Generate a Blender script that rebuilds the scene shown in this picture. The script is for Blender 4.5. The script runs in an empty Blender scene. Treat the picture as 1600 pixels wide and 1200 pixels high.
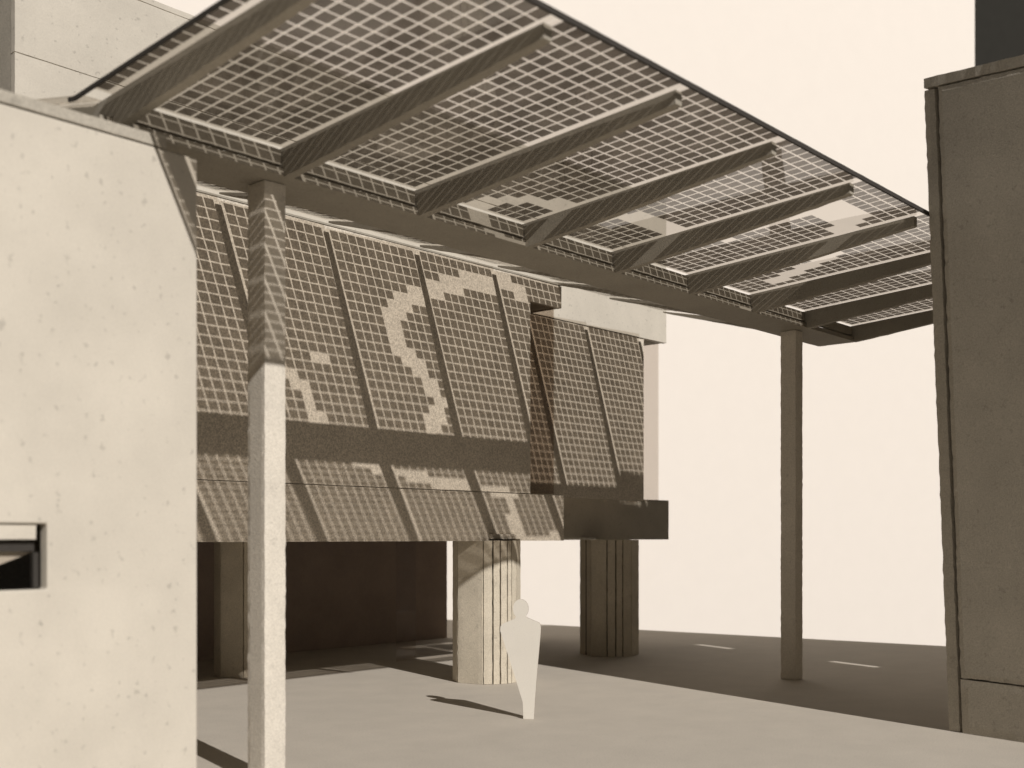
import bpy, bmesh, math, random
from mathutils import Vector, noise

# ------------------------------------------------------------------ camera, world, lamp
# World axes follow the model: x runs along the canopy, y across it towards the
# building, z up.  The camera stands at the origin, 10 cm above the base board.
FPX = 1789.0                      # focal length in photo pixels (1600 px wide)
HZ = 838.0                        # horizon row in the photo
CU, CV = 0.6632, 0.7485           # photo 'right' / 'forward' components of world x
CAMZ = 0.1
R_SUN, E_SUN = 0.295, 0.632       # light travels (R_SUN, 1, -E_SUN)

scene = bpy.context.scene
coll = scene.collection

cd = bpy.data.cameras.new('camera')
cam = bpy.data.objects.new('camera', cd)
coll.objects.link(cam)
cam.location = (0, 0, CAMZ)
cam.rotation_euler = (math.radians(90), 0, -math.atan2(CV, CU))
cd.sensor_fit = 'HORIZONTAL'
cd.sensor_width = 36
cd.lens = FPX / 1600 * 36
cd.shift_y = (HZ - 600) / 1600
cd.clip_start = 0.005
cd.clip_end = 50
cd.dof.use_dof = True
cd.dof.focus_distance = 0.70
cd.dof.aperture_fstop = 17
scene.camera = cam

world = bpy.data.worlds.new('World')
scene.world = world
world.use_nodes = True
bg = world.node_tree.nodes['Background']
bg.inputs['Color'].default_value = (1.0, 0.95, 0.88, 1)
bg.inputs['Strength'].default_value = 0.068

ld = bpy.data.lights.new('key_lamp', 'AREA')      # one distant lamp, half a degree wide
ld.shape = 'DISK'
LDIST = 14.0
ld.size = 2 * LDIST * math.tan(math.radians(0.27))
ld.color = (1.0, 0.955, 0.905)
ld.energy = 3.75 * math.pi * LDIST * LDIST
lamp = bpy.data.objects.new('key_lamp', ld)
coll.objects.link(lamp)
ldir = Vector((R_SUN, 1, -E_SUN)).normalized()
lamp.location = Vector((0.5, 0.45, 0.1)) - ldir * LDIST
lamp.rotation_euler = ldir.to_track_quat('-Z', 'Y').to_euler()

scene.view_settings.view_transform = 'Standard'
scene.view_settings.look = 'None'
scene.view_settings.exposure = 0
scene.view_settings.gamma = 1
scene.render.engine = 'CYCLES'
scene.cycles.max_bounces = 8
scene.cycles.transparent_max_bounces = 24
scene.cycles.caustics_reflective = False

rng = random.Random(7)

# ------------------------------------------------------------------ photo pixel -> place
def ray(px, py):
    a = (px - 800) / FPX
    return Vector((CU * a + CV, -CV * a + CU, (HZ - py) / FPX))

def on_v(px, py, v):                      # on an upright plane y = v
    d = ray(px, py)
    return Vector((0, 0, CAMZ)) + d * (v / d.y)

def on_ground(px, py, z=0.0):
    d = ray(px, py)
    return Vector((0, 0, CAMZ)) + d * ((z - CAMZ) / d.z)

def to_cam_xy(x, y):                      # camera ground axes (right, forward) -> world
    return (CU * x + CV * y, -CV * x + CU * y)

# ------------------------------------------------------------------ materials
def new_mat(name):
    m = bpy.data.materials.new(name)
    m.use_nodes = True
    nt = m.node_tree
    nt.nodes.clear()
    out = nt.nodes.new('ShaderNodeOutputMaterial')
    return m, nt, out

def N(nt, t, **kw):
    n = nt.nodes.new(t)
    for k, v in kw.items():
        setattr(n, k, v)
    return n

def card(name, col, fleck=0.5, fine=0.10, mottle=0.10, bump=0.25, rough=0.92, grain=1500):
    """Grey board: fine felt grain, cloudy mottling, scattered flecks."""
    m, nt, out = new_mat(name)
    L = nt.links.new
    bs = N(nt, 'ShaderNodeBsdfPrincipled')
    bs.inputs['Roughness'].default_value = rough
    bs.inputs['Specular IOR Level'].default_value = 0.2
    geo = N(nt, 'ShaderNodeTexCoord')
    src = geo.outputs['Object']
    n1 = N(nt, 'ShaderNodeTexNoise'); n1.inputs['Scale'].default_value = grain; n1.inputs['Detail'].default_value = 3
    n2 = N(nt, 'ShaderNodeTexNoise'); n2.inputs['Scale'].default_value = 38; n2.inputs['Detail'].default_value = 6
    n2.inputs['Roughness'].default_value = 0.6
    n3 = N(nt, 'ShaderNodeTexNoise'); n3.inputs['Scale'].default_value = 330; n3.inputs['Detail'].default_value = 2
    for n in (n1, n2, n3):
        L(src, n.inputs['Vector'])
    def rmp(sock, a, b, lo, hi):
        r = N(nt, 'ShaderNodeMapRange'); r.inputs[1].default_value = a; r.inputs[2].default_value = b
        r.inputs[3].default_value = lo; r.inputs[4].default_value = hi
        L(sock, r.inputs[0]); return r.outputs[0]
    def mul(a, b):
        r = N(nt, 'ShaderNodeMath', operation='MULTIPLY'); L(a, r.inputs[0]); L(b, r.inputs[1]); return r.outputs[0]
    f = mul(rmp(n1.outputs[0], 0.3, 0.7, 1 - fine, 1 + fine), rmp(n2.outputs[0], 0.3, 0.7, 1 - mottle, 1 + mottle))
    f = mul(f, rmp(n3.outputs[0], 0.28, 0.36, 1 - fleck * 0.35, 1.0))
    # sparse dark flecks of recycled fibre
    vo = N(nt, 'ShaderNodeTexVoronoi'); vo.inputs['Scale'].default_value = 150
    wn = N(nt, 'ShaderNodeTexNoise'); wn.inputs['Scale'].default_value = 260
    L(src, wn.inputs['Vector'])
    mx = N(nt, 'ShaderNodeMix', data_type='VECTOR'); mx.inputs[0].default_value = 0.004
    L(src, mx.inputs[4]); L(wn.outputs['Color'], mx.inputs[5])
    L(mx.outputs[1], vo.inputs['Vector'])
    dot = rmp(vo.outputs['Distance'], 0.03, 0.10, 1.0, 0.0)
    sep = N(nt, 'ShaderNodeSeparateColor'); L(vo.outputs['Color'], sep.inputs[0])
    sel = rmp(sep.outputs[0], 0.90, 0.92, 0.0, 1.0)
    fl = rmp(mul(dot, sel), 0.0, 1.0, 1.0, 1 - fleck * 0.75)
    f = mul(f, fl)
    cm = N(nt, 'ShaderNodeVectorMath', operation='SCALE')
    cm.inputs[0].default_value = col
    L(f, cm.inputs['Scale'])
    L(cm.outputs[0], bs.inputs['Base Color'])
    bp = N(nt, 'ShaderNodeBump'); bp.inputs['Strength'].default_value = bump; bp.inputs['Distance'].default_value = 0.0004
    L(n1.outputs[0], bp.inputs['Height'])
    L(bp.outputs[0], bs.inputs['Normal'])
    L(bs.outputs[0], out.inputs['Surface'])
    return m

def film_mat(name, tint, base=0.04, gain=0.75, power=4.0, rough=0.03):
    """Clear acetate: see-through, glossier towards grazing view."""
    m, nt, out = new_mat(name)
    L = nt.links.new
    tr = N(nt, 'ShaderNodeBsdfTransparent'); tr.inputs[0].default_value = tint
    gl = N(nt, 'ShaderNodeBsdfGlossy'); gl.inputs['Roughness'].default_value = rough
    gl.inputs['Color'].default_value = (1, 1, 1, 1)
    lw = N(nt, 'ShaderNodeLayerWeight'); lw.inputs['Blend'].default_value = 0.5
    pw = N(nt, 'ShaderNodeMath', operation='POWER'); pw.inputs[1].default_value = power
    L(lw.outputs['Facing'], pw.inputs[0])
    ma = N(nt, 'ShaderNodeMath', operation='MULTIPLY_ADD'); ma.inputs[1].default_value = gain; ma.inputs[2].default_value = base
    L(pw.outputs[0], ma.inputs[0])
    tc = N(nt, 'ShaderNodeTexCoord')
    nz = N(nt, 'ShaderNodeTexNoise'); nz.inputs['Scale'].default_value = 16; nz.inputs['Detail'].default_value = 2
    L(tc.outputs['Object'], nz.inputs['Vector'])
    bp = N(nt, 'ShaderNodeBump'); bp.inputs['Strength'].default_value = 0.08; bp.inputs['Distance'].default_value = 0.002
    L(nz.outputs[0], bp.inputs['Height']); L(bp.outputs[0], gl.inputs['Normal'])
    mx = N(nt, 'ShaderNodeMixShader')
    L(ma.outputs[0], mx.inputs[0]); L(tr.outputs[0], mx.inputs[1]); L(gl.outputs[0], mx.inputs[2])
    L(mx.outputs[0], out.inputs['Surface'])
    return m

def ink_mat(name, col, see):
    m, nt, out = new_mat(name)
    L = nt.links.new
    tr = N(nt, 'ShaderNodeBsdfTransparent'); tr.inputs[0].default_value = (1, 0.93, 0.86, 1)
    df = N(nt, 'ShaderNodeBsdfDiffuse'); df.inputs[0].default_value = (*col, 1)
    mx = N(nt, 'ShaderNodeMixShader')
    tc = N(nt, 'ShaderNodeTexCoord')
    nz = N(nt, 'ShaderNodeTexNoise'); nz.inputs['Scale'].default_value = 60; nz.inputs['Detail'].default_value = 4
    L(tc.outputs['Object'], nz.inputs['Vector'])
    r = N(nt, 'ShaderNodeMapRange'); r.inputs[1].default_value = 0.3; r.inputs[2].default_value = 0.7
    r.inputs[3].default_value = 1 - see * 1.3; r.inputs[4].default_value = 1 - see * 0.7
    L(nz.outputs[0], r.inputs[0]); L(r.outputs[0], mx.inputs[0])
    L(tr.outputs[0], mx.inputs[1]); L(df.outputs[0], mx.inputs[2])
    L(mx.outputs[0], out.inputs['Surface'])
    return m

WARM = (0.60, 0.535, 0.435)
M = {}
M['ground'] = card('ground_board', (0.56, 0.51, 0.44), fleck=0.22, fine=0.11, mottle=0.045, bump=0.3)
M['wall'] = card('cream_board', (0.585, 0.54, 0.465), fleck=0.6, fine=0.05, mottle=0.06)
M['facade'] = card('facade_board', (0.60, 0.54, 0.455), fleck=0.25, fine=0.29, mottle=0.05, bump=0.6, grain=1050)  # heavier grain also imitates speckled light falling through the film
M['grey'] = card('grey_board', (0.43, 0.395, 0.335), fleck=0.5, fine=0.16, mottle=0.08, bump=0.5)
M['strut'] = card('strut_board', (0.33, 0.30, 0.25), fleck=0.3, fine=0.14, mottle=0.08, bump=0.5)
M['column'] = card('column_board', (0.66, 0.61, 0.53), fleck=0.3, fine=0.12, mottle=0.06, bump=0.5)
M['stave'] = card('stave_board', (0.58, 0.52, 0.42), fleck=0.4, fine=0.14, mottle=0.12, bump=0.5)
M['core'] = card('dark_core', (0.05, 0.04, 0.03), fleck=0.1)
M['brown'] = card('brown_board', (0.40, 0.32, 0.275), fleck=0.1, fine=0.1, mottle=0.08)
M['figure'] = card('figure_card', (0.68, 0.64, 0.57), fleck=0.08, fine=0.03, mottle=0.03, bump=0.1)
M['burnt'] = card('browned_edge', (0.20, 0.14, 0.09), fleck=0.0)
M['paper'] = card('backdrop_paper', (0.90, 0.835, 0.765), fleck=0.0, fine=0.004, mottle=0.008, bump=0.02)
M['room'] = card('room_dark', (0.035, 0.033, 0.028), fleck=0.0, fine=0.02, mottle=0.05)
M['rim'] = card('rim_dark', (0.05, 0.045, 0.04), fleck=0.0)
M['film'] = film_mat('clear_film', (0.77, 0.74, 0.70, 1), base=0.03, gain=0.50, power=3.0)
M['acetate'] = film_mat('acetate_pane', (0.93, 0.915, 0.90, 1), base=0.02, gain=0.4)
M['tinted'] = film_mat('tinted_acetate', (0.85, 0.82, 0.79, 1), base=0.02, gain=0.4)
M['ink'] = ink_mat('printed_squares', (0.045, 0.036, 0.028), 0.14)

# ------------------------------------------------------------------ object helpers
def link(name, me, mat, parent=None):
    o = bpy.data.objects.new(name, me)
    coll.objects.link(o)
    if mat is not None:
        me.materials.append(mat)
    if parent is not None:
        o.parent = parent
    return o

def tag(o, label=None, cat=None, group=None, kind=None):
    if label: o['label'] = label
    if cat: o['category'] = cat
    if group: o['group'] = group
    if kind: o['kind'] = kind
    return o

def empty(name, loc=(0, 0, 0), rz=0.0):
    o = bpy.data.objects.new(name, None)
    coll.objects.link(o)
    o.location = loc
    o.rotation_euler = (0, 0, rz)
    o.empty_display_size = 0.02
    return o

def boxmesh(x0, x1, y0, y1, z0, z1, seg=0.004, jit=0.00018, bev=0.0, warp=None, cap=70):
    """A board whose long arrises wander a little, as knife-cut card does."""
    lo, hi = (x0, y0, z0), (x1, y1, z1)
    n = [max(1, min(cap, int(round((hi[i] - lo[i]) / seg)))) for i in range(3)]
    verts, idx, faces = [], {}, []
    seed = Vector((rng.uniform(0, 50), rng.uniform(0, 50), rng.uniform(0, 50)))
    def vid(i, j, k):
        key = (i, j, k)
        if key in idx: return idx[key]
        g = (i, j, k)
        p = Vector([lo[a] + (hi[a] - lo[a]) * g[a] / n[a] for a in range(3)])
        ext = [g[a] in (0, n[a]) for a in range(3)]
        if jit and sum(ext) >= 2:
            q = p * 260 + seed
            q2 = p * 900 + seed
            for a in range(3):
                if ext[a]:
                    s = -1 if g[a] == 0 else 1
                    w = 0.45 * noise.noise(q + Vector((a * 9, 3, 1))) + 0.9 * noise.noise(q2 + Vector((1, a * 7, 2)))
                    p[a] -= s * jit * (0.6 + w)
        if warp: p = warp(p)
        idx[key] = len(verts); verts.append(p); return idx[key]
    def grid(a, b, c, side):
        for i in range(n[a]):
            for j in range(n[b]):
                q = []
                for (di, dj) in ((0, 0), (1, 0), (1, 1), (0, 1)):
                    g = [0, 0, 0]; g[a] = i + di; g[b] = j + dj; g[c] = n[c] if side else 0
                    q.append(vid(*g))
                faces.append(q if side else q[::-1])
    for side in (0, 1):
        grid(0, 1, 2, side); grid(1, 2, 0, side); grid(2, 0, 1, side)
    me = bpy.data.meshes.new('board')
    me.from_pydata([tuple(v) for v in verts], [], faces)
    return me

def board(name, b, mat, parent=None, **kw):
    return link(name, boxmesh(*b, **kw), M[mat], parent)

# ------------------------------------------------------------------ the setting
# base board: its far edge lies square to the canopy, just short of the backdrop
far_a = on_ground(1467, 1009); far_b = on_ground(1000, 984)
fd = (far_b - far_a).normalized()
P1 = far_a - fd * 0.9; P2 = far_b + fd * 0.35
bm = bmesh.new()
foot = [(-0.35, -0.45), (P1.x, P1.y), (P2.x, P2.y), (-0.35, 1.75)]
vt = [bm.verts.new((x, y, 0)) for x, y in foot]; vb = [bm.verts.new((x, y, -0.006)) for x, y in foot]
bm.faces.new(vt); bm.faces.new(vb[::-1])
for i in range(4):
    bm.faces.new((vt[i - 1], vb[i - 1], vb[i], vt[i]))
bmesh.ops.recalc_face_normals(bm, faces=bm.faces)
me = bpy.data.meshes.new('ground'); bm.to_mesh(me); bm.free()
ground = link('ground', me, M['ground']); tag(ground, 'pale grey board base that the whole model stands on', 'ground', kind='structure')

bm = bmesh.new()
cx = sum(p[0] for p in foot) / 4; cy = sum(p[1] for p in foot) / 4
foot2 = [(cx + (x - cx) * 0.985, cy + (y - cy) * 0.985) for x, y in foot]
vt = [bm.verts.new((x, y, -0.006)) for x, y in foot2]; vb = [bm.verts.new((x, y, -0.05)) for x, y in foot2]
bm.faces.new(vt); bm.faces.new(vb[::-1])
for i in range(4):
    bm.faces.new((vt[i - 1], vb[i - 1], vb[i], vt[i]))
bmesh.ops.recalc_face_normals(bm, faces=bm.faces)
me = bpy.data.meshes.new('table'); bm.to_mesh(me); bm.free()
tag(link('table', me, M['brown']), 'brown table top under the model base', 'table', kind='structure')

def upright_sheet(name, x0, x1, depth, z0, z1, thick, mat, turn=0.0):
    """Sheet across the view: camera-right x0..x1 at a forward distance."""
    vs = []
    for dz in (z0, z1):
        for x, d in ((x0, depth + turn * (x0 - x1)), (x1, depth), (x1, depth + thick), (x0, depth + turn * (x0 - x1) + thick)):
            wx, wy = to_cam_xy(x, d)
            vs.append((wx, wy, dz))
    f = [(0, 1, 2, 3)[::-1], (4, 5, 6, 7), (0, 1, 5, 4), (1, 2, 6, 5), (2, 3, 7, 6), (3, 0, 4, 7)]
    me = bpy.data.meshes.new(name); me.from_pydata(vs, [], f)
    return link(name, me, M[mat])
BD = 1.95
tag(upright_sheet('backdrop', -2.3, (1523 - 800) / FPX * BD, BD, -0.6, 1.7, 0.004, 'paper', 0.34), 'cream paper backdrop behind the model', 'backdrop', kind='structure')
tag(upright_sheet('room_wall', -3.0, 3.0, 3.2, -0.6, 2.4, 0.02, 'room'), 'dark wall of the room beyond the backdrop', 'wall', kind='structure')

# ------------------------------------------------------------------ building on piers
VF, VB = 0.530, 0.570                       # front bay face, main wall face
Z0, ZP, ZT = 0.0968, 0.1300, 0.2835         # underside, plinth joint, top of front bay
ZU, ZJ, ZR = 0.2705, 0.3440, 0.3940         # underside of upper wall, its joint, roof
T = 0.004
bld = empty('model_building', (0.55, 0.66, 0))
tag(bld, 'long card model building raised on piers behind the canopy, catching grid shadows', 'building')
bld_off = Vector((0.55, 0.66, 0))
def bpart(name, b, mat, parent=None, **kw):
    o = board(name, (b[0] - 0.55, b[1] - 0.55, b[2] - 0.66, b[3] - 0.66, b[4], b[5]), mat, parent or bld, **kw)
    return o
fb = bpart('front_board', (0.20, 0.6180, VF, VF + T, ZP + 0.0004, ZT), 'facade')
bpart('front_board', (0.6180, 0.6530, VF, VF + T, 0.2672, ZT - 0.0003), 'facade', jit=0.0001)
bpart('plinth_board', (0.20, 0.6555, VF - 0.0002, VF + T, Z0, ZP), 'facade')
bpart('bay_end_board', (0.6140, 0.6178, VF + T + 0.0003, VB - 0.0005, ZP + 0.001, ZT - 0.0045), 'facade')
bpart('bay_top_board', (0.20, 0.6530, VF - 0.0003, VB - 0.0008, ZT + 0.0002, ZT + 0.0014), 'strut', jit=0.0001)
bpart('bay_soffit', (0.6180, 0.6528, VF + T + 0.0003, VB - 0.0008, 0.2674, 0.2700), 'grey', jit=0)
bpart('bay_floor_board', (0.20, 0.6553, VF + T + 0.0003, 0.80, Z0 + 0.0004, Z0 + 0.004), 'grey', jit=0)
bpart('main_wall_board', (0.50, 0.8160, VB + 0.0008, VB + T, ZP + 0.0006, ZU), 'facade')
bpart('upper_wall_board', (0.2654, 0.8490, VB - 0.0004, VB + T, ZU + 0.0003, ZJ), 'wall')
bpart('upper_wall_board', (0.2654, 0.8490, VB - 0.0004, VB + T, ZJ + 0.0003, ZR), 'wall')
bpart('end_wall_board', (0.2656, 0.2696, VB + T + 0.0004, 0.80, ZU, ZR - 0.0004), 'grey')
bpart('end_wall_board', (0.8450, 0.8488, VB + T + 0.0004, 0.80, ZU + 0.0006, ZR - 0.0004), 'grey')
bpart('soffit_board', (0.655, 0.8448, VB + T + 0.0004, 0.80, ZU + 0.0008, ZU + 0.004), 'grey', jit=0)
bpart('roof_board', (0.2652, 0.8494, VB - 0.0002, 0.802, ZR + 0.0003, ZR + 0.0035), 'wall')
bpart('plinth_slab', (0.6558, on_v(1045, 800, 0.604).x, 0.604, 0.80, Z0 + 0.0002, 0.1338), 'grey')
bpart('cross_wall_board', (0.50, 0.504, VB + T + 0.0005, 0.80, Z0 + 0.005, ZU), 'grey', jit=0)
# acetate corner windows
bpart('window_pane', (0.6184, 0.6450, VF + 0.0012, VF + 0.0020, ZP + 0.0008, 0.2670), 'tinted', jit=0, seg=0.2)
bpart('window_pane', (0.6450, 0.6458, VF + 0.0012, VB - 0.0012, ZP + 0.0008, 0.2670), 'tinted', jit=0, seg=0.2)
bpart('window_pane', (0.8164, 0.8385, VB + 0.0012, VB + 0.0020, ZP + 0.0008, ZU - 0.0003), 'acetate', jit=0, seg=0.2)
bpart('window_pane', (0.8385, 0.8393, VB + 0.0012, 0.70, ZP + 0.0008, ZU - 0.0003), 'acetate', jit=0, seg=0.2)
bpart('ground_floor_pane', (0.623, 0.644, 0.675, 0.6758, 0.0, Z0), 'acetate', jit=0, seg=0.2)
bpart('ground_floor_wall', (0.10, 0.803, 0.797, 0.801, 0.0, Z0 - 0.0003), 'brown')

def pier(px, py, splits, half, label=None):
    f = on_ground(px, py)
    away = Vector((f.x, f.y, 0)).normalized()
    c = Vector((f.x, f.y, 0)) + away * half
    root = empty('pier', c - bld_off); root.parent = bld
    toward = math.atan2(-away.y, -away.x)
    # sin(phi) positions on the camera side run left to right in the photo
    rtop = Z0 + 0.0006
    ph = [math.asin(max(-1, min(1, s))) for s in splits]
    ph += [math.pi / 2 + math.pi * k / 4 for k in range(1, 4)] + [3 * math.pi / 2]
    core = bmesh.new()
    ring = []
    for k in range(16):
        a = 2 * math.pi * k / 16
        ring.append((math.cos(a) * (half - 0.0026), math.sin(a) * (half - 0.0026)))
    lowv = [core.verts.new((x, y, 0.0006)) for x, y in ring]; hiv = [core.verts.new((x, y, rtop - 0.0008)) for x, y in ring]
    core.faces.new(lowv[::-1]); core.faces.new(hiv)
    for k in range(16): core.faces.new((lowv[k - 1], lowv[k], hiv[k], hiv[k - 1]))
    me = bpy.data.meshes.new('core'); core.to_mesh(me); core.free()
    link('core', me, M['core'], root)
    for a, b in zip(ph[:-1], ph[1:]):
        # camera-left is +angle when looking away, so mirror
        A, B = toward + a, toward + b
        pa = Vector((math.cos(A), math.sin(A), 0)) * half; pb = Vector((math.cos(B), math.sin(B), 0)) * half
        d = pb - pa; w = d.length; d.normalize()
        n = Vector((d.y, -d.x, 0)); mid = (pa + pb) / 2
        if n.dot(mid) < 0: n = -n
        gap = 0.00048 if w > 0.006 else 0.00036
        h = rtop - rng.uniform(0, 0.0005)
        off = rng.uniform(-0.0003, 0.0002)
        def warp(p, d=d, n=n, mid=mid, off=off):
            return mid + d * p.x + n * (p.y + off) + Vector((0, 0, p.z))
        link('stave', boxmesh(-w / 2 + gap, w / 2 - gap, -0.0018, 0, 0.0, h, seg=0.0035, jit=0.00028, warp=warp), M['stave'], root)
    return root
pc0, pc1 = on_v(766, 840, VF - 0.002).x, on_v(815, 840, VF - 0.002).x
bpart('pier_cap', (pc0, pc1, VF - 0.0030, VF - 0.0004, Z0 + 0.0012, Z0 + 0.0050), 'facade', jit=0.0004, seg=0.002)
pier(760, 1070, [-1, -.836, -.1, .19, .4, .6, .727, .87, 1], 0.0240)
pier(952, 1027, [-1, -.62, -.08, .22, .45, .75, 1], 0.0252)
pier(378, 1060, [-1, -.75, .05, .5, .8, 1], 0.0200)

# ------------------------------------------------------------------ left block
V1 = 0.350
lb = empty('corner_block', (0.1, 0.42, 0))
tag(lb, 'cream card block with a slot window, cut off by the left edge of the picture', 'block')
def lpart(name, b, mat, **kw):
    return board(name, (b[0] - 0.1, b[1] - 0.1, b[2] - 0.42, b[3] - 0.42, b[4], b[5]), mat, lb, **kw)
LX0, LX1, LZ = -0.12, 0.2281, 0.2328
sl0, sl1, sz0, sz1 = 0.120, 0.1735, 0.0833, 0.1040
# front board in one sheet with the slot cut through it
bm = bmesh.new()
def front_sheet():
    xs = [LX0, sl0, sl1, LX1]; zs = [0, sz0, sz1, LZ]
    t = 0.005
    vs = {}
    def v(i, j, k):
        key = (i, j, k)
        if key not in vs:
            x, z = xs[i], zs[j]
            vs[key] = bm.verts.new((x - 0.1, (V1 if k == 0 else V1 + t) - 0.42, z))
        return vs[key]
    for i in range(3):
        for j in range(3):
            if (i, j) == (1, 1): continue
            bm.faces.new((v(i, j, 0), v(i + 1, j, 0), v(i + 1, j + 1, 0), v(i, j + 1, 0)))
            bm.faces.new((v(i, j, 1), v(i, j + 1, 1), v(i + 1, j + 1, 1), v(i + 1, j, 1)))
    def rim(pts):
        for (a, b), (c, d) in pts:
            bm.faces.new((v(a, b, 0), v(c, d, 0), v(c, d, 1), v(a, b, 1)))
    out = [(0, 0), (1, 0), (2, 0), (3, 0), (3, 1), (3, 2), (3, 3), (2, 3), (1, 3), (0, 3), (0, 2), (0, 1)]
    rim(list(zip(out, out[1:] + out[:1])))
    inn = [(1, 1), (2, 1), (2, 2), (1, 2)]
    rim(list(zip(inn, inn[1:] + inn[:1])))
front_sheet()
bmesh.ops.recalc_face_normals(bm, faces=bm.faces)
me = bpy.data.meshes.new('front_board'); bm.to_mesh(me); bm.free()
o = link('front_board', me, M['wall'], lb)
bv = o.modifiers.new('soft_edge', 'BEVEL'); bv.width = 0.0006; bv.segments = 2
lpart('end_board', (LX1 - 0.0045, LX1 - 0.0004, V1 + 0.0054, 0.50, 0, LZ), 'wall')
lpart('back_board', (LX0, LX1 - 0.0048, 0.496, 0.50, 0, LZ), 'wall')
lpart('roof_board', (LX0, LX1 - 0.0125, V1 - 0.0006, 0.50, LZ + 0.0003, LZ + 0.0042), 'grey')
lpart('lintel_board', (sl0, sl1 - 0.0030, V1 + 0.0012, V1 + 0.0032, 0.0990, sz1 - 0.0003), 'wall', jit=0.0001)
lpart('window_frame', (sl0, sl1 - 0.0024, V1 + 0.0036, V1 + 0.0056, 0.0952, 0.0988), 'rim', jit=0.0002)
lpart('window_frame', (sl1 - 0.0028, sl1 - 0.0010, V1 + 0.0036, V1 + 0.0058, sz0 + 0.0002, 0.0950), 'rim', jit=0.0001)
lpart('window_pane', (sl0, sl1 - 0.0030, V1 + 0.0042, V1 + 0.0047, sz0 + 0.0002, 0.0950), 'acetate', jit=0, seg=0.2)
lpart('ceiling_board', (LX0 + 0.005, LX1 - 0.006, V1 + 0.0085, 0.494, 0.1085, 0.1115), 'grey', jit=0)
lpart('partition_board', (LX0 + 0.005, LX1 - 0.006, V1 + 0.055, V1 + 0.058, 0.0, 0.108), 'grey', jit=0)
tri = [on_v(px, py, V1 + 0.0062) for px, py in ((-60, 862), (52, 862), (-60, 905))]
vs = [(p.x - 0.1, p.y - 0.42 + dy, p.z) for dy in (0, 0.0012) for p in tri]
me = bpy.data.meshes.new('sun_patch'); me.from_pydata(vs, [], [(0, 2, 1), (3, 4, 5), (0, 1, 4, 3), (1, 2, 5, 4), (2, 0, 3, 5)])
link('sun_patch', me, M['wall'], lb)  # thin cream triangle added in place of a patch of sunlight

# ------------------------------------------------------------------ right block
corner = on_ground(1481, 1142)
FA = math.radians(13.2)                                # the visible face is turned this far off square
rb = empty('tower_block', (corner.x, corner.y, 0), -FA)
tag(rb, 'tall grey board block in shade with a split corner joint, right edge', 'block')
LEAN = 0.066
def lean(p):
    q = p.copy(); q.z += 0.12 * p.y * min(1, p.z / 0.3) * (1 if p.x < 0.0803 else 0); q.x -= LEAN * p.z * (1 - min(1, max(0, (p.x) / 0.09))); return q
def rpart(name, b, mat, **kw):
    return link(name, boxmesh(*b, warp=lean, **kw), M[mat], rb)
HB = 0.3247
# local x: into the block, local -y: along the visible face towards the viewer
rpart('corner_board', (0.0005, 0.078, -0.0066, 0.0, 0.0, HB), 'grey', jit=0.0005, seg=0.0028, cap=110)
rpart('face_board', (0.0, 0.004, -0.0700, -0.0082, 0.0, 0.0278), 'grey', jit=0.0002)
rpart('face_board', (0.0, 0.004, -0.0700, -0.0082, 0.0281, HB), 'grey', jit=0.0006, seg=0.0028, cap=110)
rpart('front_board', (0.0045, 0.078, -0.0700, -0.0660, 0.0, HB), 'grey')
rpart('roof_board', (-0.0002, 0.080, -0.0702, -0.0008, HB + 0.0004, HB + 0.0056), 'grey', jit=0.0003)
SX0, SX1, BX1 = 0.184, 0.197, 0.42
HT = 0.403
rpart('shade_mass', (0.0805, 0.1480, -0.0700, 0.0, 0.0, 0.384), 'grey')  # unseen masses added behind, heights set to shade the plinth slab
rpart('shade_mass', (0.1483, SX0, -0.0700, 0.0, 0.0, HT), 'grey')
rpart('shade_mass', (SX1, BX1, -0.0700, 0.0, 0.0, HT), 'grey')
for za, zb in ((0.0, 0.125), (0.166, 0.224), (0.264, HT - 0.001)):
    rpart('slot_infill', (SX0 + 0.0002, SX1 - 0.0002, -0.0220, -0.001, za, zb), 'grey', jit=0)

# ------------------------------------------------------------------ canopy
BC = 0.3845                                   # centre line of the beam
ZF, SR, SLF = 0.2545, 0.0693, 0.2175           # film height at the beam, slopes of the two wings
NEAR, FAR_ = 0.2005, 0.8030
WR, WRF, WL = 0.1492, 0.1545, 0.1425          # rib reach right, film reach right, film reach left
BAY = 0.07370
RIBX = [0.2810 + BAY * (k - 1) for k in range(0, 9)]     # -x face of each rib
RT = 0.0040
cno = Vector((0.5, BC, 0))
cnp = empty('canopy', cno)
tag(cnp, 'butterfly canopy of printed clear film on card ribs, with two card columns', 'canopy')
def cpart(name, b, mat, parent=None, **kw):
    return board(name, (b[0] - 0.5, b[1] - 0.5, b[2] - BC, b[3] - BC, b[4], b[5]), mat, parent or cnp, **kw)

ZPL0, ZPL1 = 0.2436, 0.2466
cpart('beam_plate', (NEAR + 0.002, FAR_, BC - 0.0140, BC + 0.0168, ZPL0, ZPL1), 'strut')
for cxp in (0.2784, 0.7250):
    cpart('column', (cxp, cxp + 0.0106, BC - 0.0050, BC + 0.0067, 0.0, ZPL0 - 0.0002), 'column', jit=0.0003, seg=0.0021, cap=120)

def film_z(v):
    return ZF + (SR * (BC - v) if v < BC else SLF * (v - BC))

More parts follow.
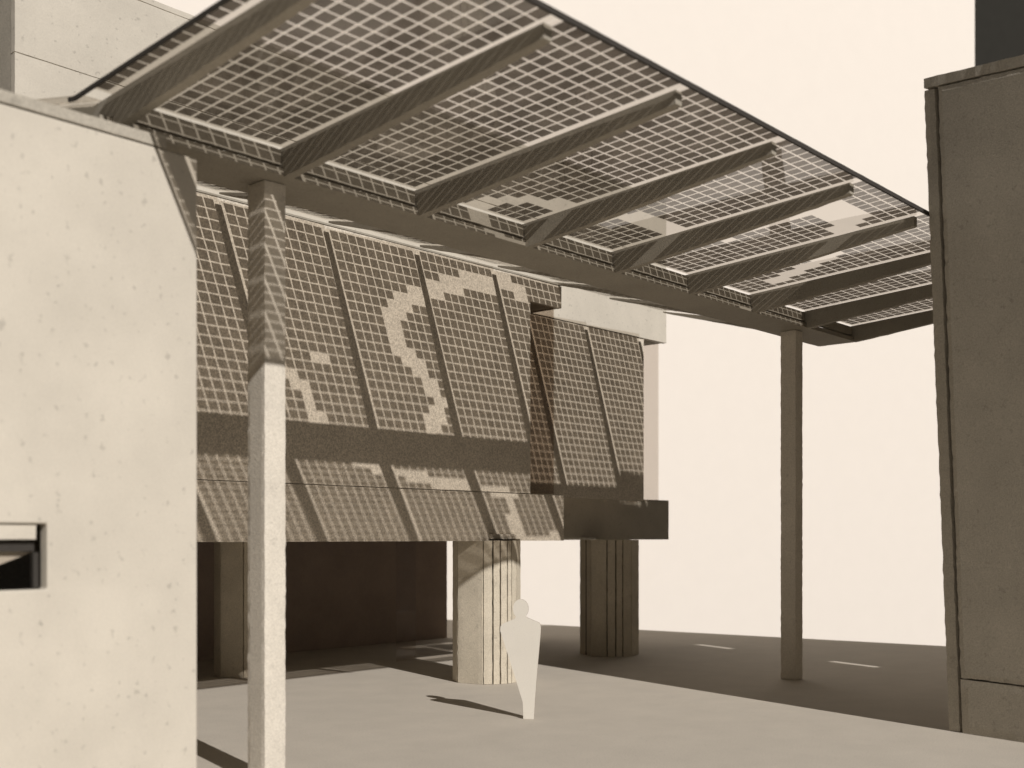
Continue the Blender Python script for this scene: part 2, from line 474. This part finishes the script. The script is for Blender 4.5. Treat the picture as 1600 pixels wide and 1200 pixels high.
for k, x in enumerate(RIBX):
    # tapered rib, right wing then left wing, as one board outline in y-z
    zt = lambda v: film_z(v) - 0.0006
    sd = rng.uniform(0, 90)
    thick = RT + rng.uniform(-0.0003, 0.0003)
    skew = rng.uniform(-0.0006, 0.0006)
    e0, e1 = BC - WR - rng.uniform(0, 0.0012), BC + WL - 0.004 + (0.0155 if k >= 6 else 0)
    st = [e0 + (BC - 0.01415 - e0) * i / 22 for i in range(23)] + [BC - 0.01405, BC, BC + 0.013]
    st += [BC + 0.013 + (e1 - BC - 0.013) * i / 18 for i in range(1, 19)]
    def zb(v):
        if v < BC - 0.0141:
            t = (v - e0) / (BC - 0.01415 - e0)
            return (zt(e0) - 0.0050) * (1 - t) + (ZPL0 - 0.0006) * t - 0.0016 * t * (1 - t)
        if v < BC + 0.01301: return ZPL1 + 0.0003
        t = (v - BC - 0.013) / (e1 - BC - 0.013)
        return (ZPL1 + 0.0003) * (1 - t) + (zt(e1) - 0.0012) * t
    bm = bmesh.new()
    rows = []
    for v in st:
        w = 0.0003 * noise.noise(Vector((v * 140, sd, 0))) + 0.00015 * noise.noise(Vector((v * 700, sd, 4)))
        wx = 0.00015 * noise.noise(Vector((v * 260, 5, sd)))
        xx = x - 0.5 + skew * (v - BC) / 0.15
        rows.append([bm.verts.new((xx + dx, v - BC, z)) for dx, z in ((0, zt(v)), (thick, zt(v)), (thick + wx, zb(v) + w), (wx, zb(v) + w * 0.7))])
    bm.faces.new(rows[0]); bm.faces.new(rows[-1][::-1])
    for ra, rb_ in zip(rows[:-1], rows[1:]):
        for i in range(4):
            bm.faces.new((ra[i], rb_[i], rb_[(i + 1) % 4], ra[(i + 1) % 4]))
    bmesh.ops.recalc_face_normals(bm, faces=bm.faces)
    me = bpy.data.meshes.new('rib'); bm.to_mesh(me); bm.free()
    link('rib', me, M['strut'], cnp)

# upright web boards of the beam between neighbouring ribs
for k in range(len(RIBX) - 1):
    x0, x1 = RIBX[k] + RT + 0.0006, RIBX[k + 1] - 0.0006
    cpart('web_board', (x0, x1, BC - 0.0132, BC - 0.0102, ZPL1 + 0.0013, ZF + SR * 0.012 - 0.0012), 'strut')
# thin dark rims round the film
cpart('edge_rim', (NEAR, FAR_, BC - WRF - 0.0012, BC - WRF, film_z(BC - WRF) - 0.0009, film_z(BC - WRF) + 0.0011), 'rim', jit=0.0001)
def near_warp(p):
    return Vector((p.x, p.y, p.z + film_z(p.y + BC)))
link('edge_rim', boxmesh(NEAR - 0.5 - 0.0010, NEAR - 0.5, -WRF, 0.0030, -0.0009, 0.0007, jit=0.0001, warp=near_warp), M['rim'], cnp)

# --- cells left unprinted: a winding path of clear squares
def film_from_facade(px, py):
    """Where the light that reaches this spot of the lit facade crossed the film."""
    f = on_v(px, py, VF)
    d = (ZF + SLF * (VF - BC) - f.z) / (E_SUN + SLF)
    v = VF - d
    if v < BC:
        d = (ZF + SR * (BC - VF) - f.z) / (E_SUN - SR); v = VF - d
    return (f.x - R_SUN * d, v)
def film_from_below(px, py):
    d = ray(px, py)
    s = (ZF + SR * BC - CAMZ) / (d.z + SR * d.y)
    return (d.x * s, d.y * s)
paths = [
    ([film_from_facade(*p) for p in ((815, 454), (785, 446), (740, 439), (700, 449), (672, 455), (645, 466), (628, 480), (617, 496),
        (616, 514), (623, 540), (639, 560), (652, 580), (667, 598), (681, 616), (688, 640), (684, 658), (674, 674))], 0.0068),
    ([film_from_facade(*p) for p in ((488, 569), (513, 571))], 0.0038),
    ([film_from_facade(*p) for p in ((430, 590), (462, 594), (480, 610), (488, 640), (496, 684))], 0.0046),
    # across the open wing the clear path winds on: read both from below and from its light on the facade
    ([(0.389, 0.386), (0.395, 0.361), (0.407, 0.3485), (0.429, 0.343), (0.458, 0.335), (0.4745, 0.330), (0.5036, 0.329),
      (0.532, 0.322), (0.531, 0.3035), (0.5265, 0.274), (0.535, 0.260)], 0.0058),
    ([(0.526, 0.260), (0.552, 0.2595)], 0.0085),
    ([(0.552, 0.2595), (0.5736, 0.2723), (0.6098, 0.2965), (0.6358, 0.3472)], 0.0060),
]
def seg_dist(p, a, b):
    ax, ay = a; bx, by = b
    dx, dy = bx - ax, by - ay
    t = max(0, min(1, ((p[0] - ax) * dx + (p[1] - ay) * dy) / (dx * dx + dy * dy + 1e-12)))
    return math.hypot(p[0] - ax - t * dx, p[1] - ay - t * dy)
def blank(u, v):
    for pts, w in paths:
        for a, b in zip(pts[:-1], pts[1:]):
            if seg_dist((u, v), a, b) < w: return True
    return False

PITCH = (BAY - RT - 0.0016) / 10
SQ = PITCH * 0.872
def wob(x, y, s):
    return 0.00022 * noise.noise(Vector((x * 160, y * 160, s)))
def wing(xa, xb, ncol, xstart, right, wide=1.0, more=0.0):
    """One bay of film on one side of the beam with its printed squares."""
    if right: va, vb_ = BC - WRF, BC - 0.0125
    else: va, vb_ = BC - 0.0060, BC + WL + more + rng.uniform(-0.0012, 0.0008)
    tilt = 0.0012 + rng.uniform(-0.0004, 0.0004)
    me = bpy.data.meshes.new('film_panel')
    if right: q = [(xa, va), (xb, va), (xb, vb_), (xa, vb_)]
    else: q = [(xa, va), (xb, va), (xb, vb_ + tilt), (xa, vb_ - tilt)]
    me.from_pydata([(x - 0.5, y - BC, film_z(max(y, BC) if not right else y) + (0 if right else 0.0002)) for x, y in q], [], [(3, 2, 1, 0)])
    pan = link('film_panel', me, M['film'], cnp)
    vs, fs = [], []
    rp = (WRF - 0.0132) / 21 if right else PITCH          # row pitch
    nrow = 21 if right else int((vb_ - va - 0.002) / rp)
    for i in range(ncol):
        for j in range(nrow):
            cu = xstart + (i + 0.5) * PITCH * wide
            if right: cv = BC - 0.0130 - (j + 0.5) * rp
            else: cv = vb_ - 0.0016 - (j + 0.5) * PITCH
            if blank(cu, cv): continue
            h = SQ / 2
            n0 = len(vs)
            for dx, dy in ((-h * wide, -h), (h * wide, -h), (h * wide, h), (-h * wide, h)):
                x, y = cu + dx, cv + dy
                vs.append((x - 0.5 + wob(x, y, 1), y - BC + wob(x, y, 5), film_z(y if right else max(y, BC)) + 0.00034))
            fs.append((n0, n0 + 1, n0 + 2, n0 + 3))
    me = bpy.data.meshes.new('printed_grid'); me.from_pydata(vs, [], fs)
    g = link('printed_grid', me, M['ink'], pan); g['kind'] = 'stuff'
for right in (True, False):
    wing(NEAR, RIBX[0] + 0.0015, 1 if right else 0, NEAR + 0.0002, right, 0.82)
    for k in range(len(RIBX) - 1):
        a, b = RIBX[k], RIBX[k + 1]
        gapc = (BAY - RT - 10 * PITCH) / 2
        wing(a + 0.0021, b + 0.0019, 10, a + RT + gapc, right, 1.0, 0.0160 if k >= 6 else 0.0)
    wing(RIBX[-1] + 0.0021, FAR_, 0, RIBX[-1] + RT, right)

# ------------------------------------------------------------------ cut-out figure
fp = on_ground(826, 1123)
fig = empty('paper_figure', (fp.x, fp.y, 0), -math.atan2(CV, CU) - math.radians(7))
tag(fig, 'white paper cut-out of a standing person in front of the grooved pier', 'figure')
S = 0.0001043
out = []
def Z(zx, zy): return ((zx - 628) * S, (1085 - zy) * S)
left = [(600, 1078), (597, 1000), (560, 880), (518, 750), (477, 625), (478, 603), (490, 588), (530, 570), (556, 560)]
right = [(626, 556), (650, 566), (684, 580), (693, 597), (691, 640), (680, 760), (668, 900), (661, 1000), (657, 1078)]
head = []
for k in range(0, 25):
    a = math.radians(232 - k * 284 / 24)
    head.append((586 + 41 * math.cos(a), 508 - 51 * math.sin(a)))
Lp = left + head[:13]
Rp = (head[12:] + right)[::-1]
def x_at(pts, y):
    for (xa, ya), (xb, yb) in zip(pts[:-1], pts[1:]):
        if yb <= y <= ya:
            return xa + (xb - xa) * (0 if ya == yb else (ya - y) / (ya - yb))
    return pts[-1][0]
ys = sorted({round(p[1], 3) for p in Lp + Rp if p[1] > 457.5}, reverse=True) + [457.4]
th = 0.0011
bm = bmesh.new()
rows = []
for y in ys:
    (xa, z), (xb, _) = Z(x_at(Lp, y), y), Z(x_at(Rp, y), y)
    if xb - xa < 0.0006: xa, xb = (xa + xb) / 2 - 0.0003, (xa + xb) / 2 + 0.0003
    rows.append([bm.verts.new(p) for p in ((xa, 0, z), (xb, 0, z), (xb, th, z), (xa, th, z))])
bm.faces.new(rows[0]); bm.faces.new(rows[-1][::-1])
for ra, rb_ in zip(rows[:-1], rows[1:]):
    for i in range(4):
        bm.faces.new((ra[i], rb_[i], rb_[(i + 1) % 4], ra[(i + 1) % 4]))
bmesh.ops.recalc_face_normals(bm, faces=bm.faces)
me = bpy.data.meshes.new('body'); bm.to_mesh(me); bm.free()
fo = link('body', me, M['figure'], fig)
me.materials.append(M['burnt'])            # laser-browned cut edge
for p in me.polygons:
    if abs(p.normal.y) < 0.5: p.material_index = 1
link('foot_tab', boxmesh(-0.0029, 0.0030, -0.0012, -0.0001, 0.0, 0.0036, jit=0.0001), M['figure'], fig)
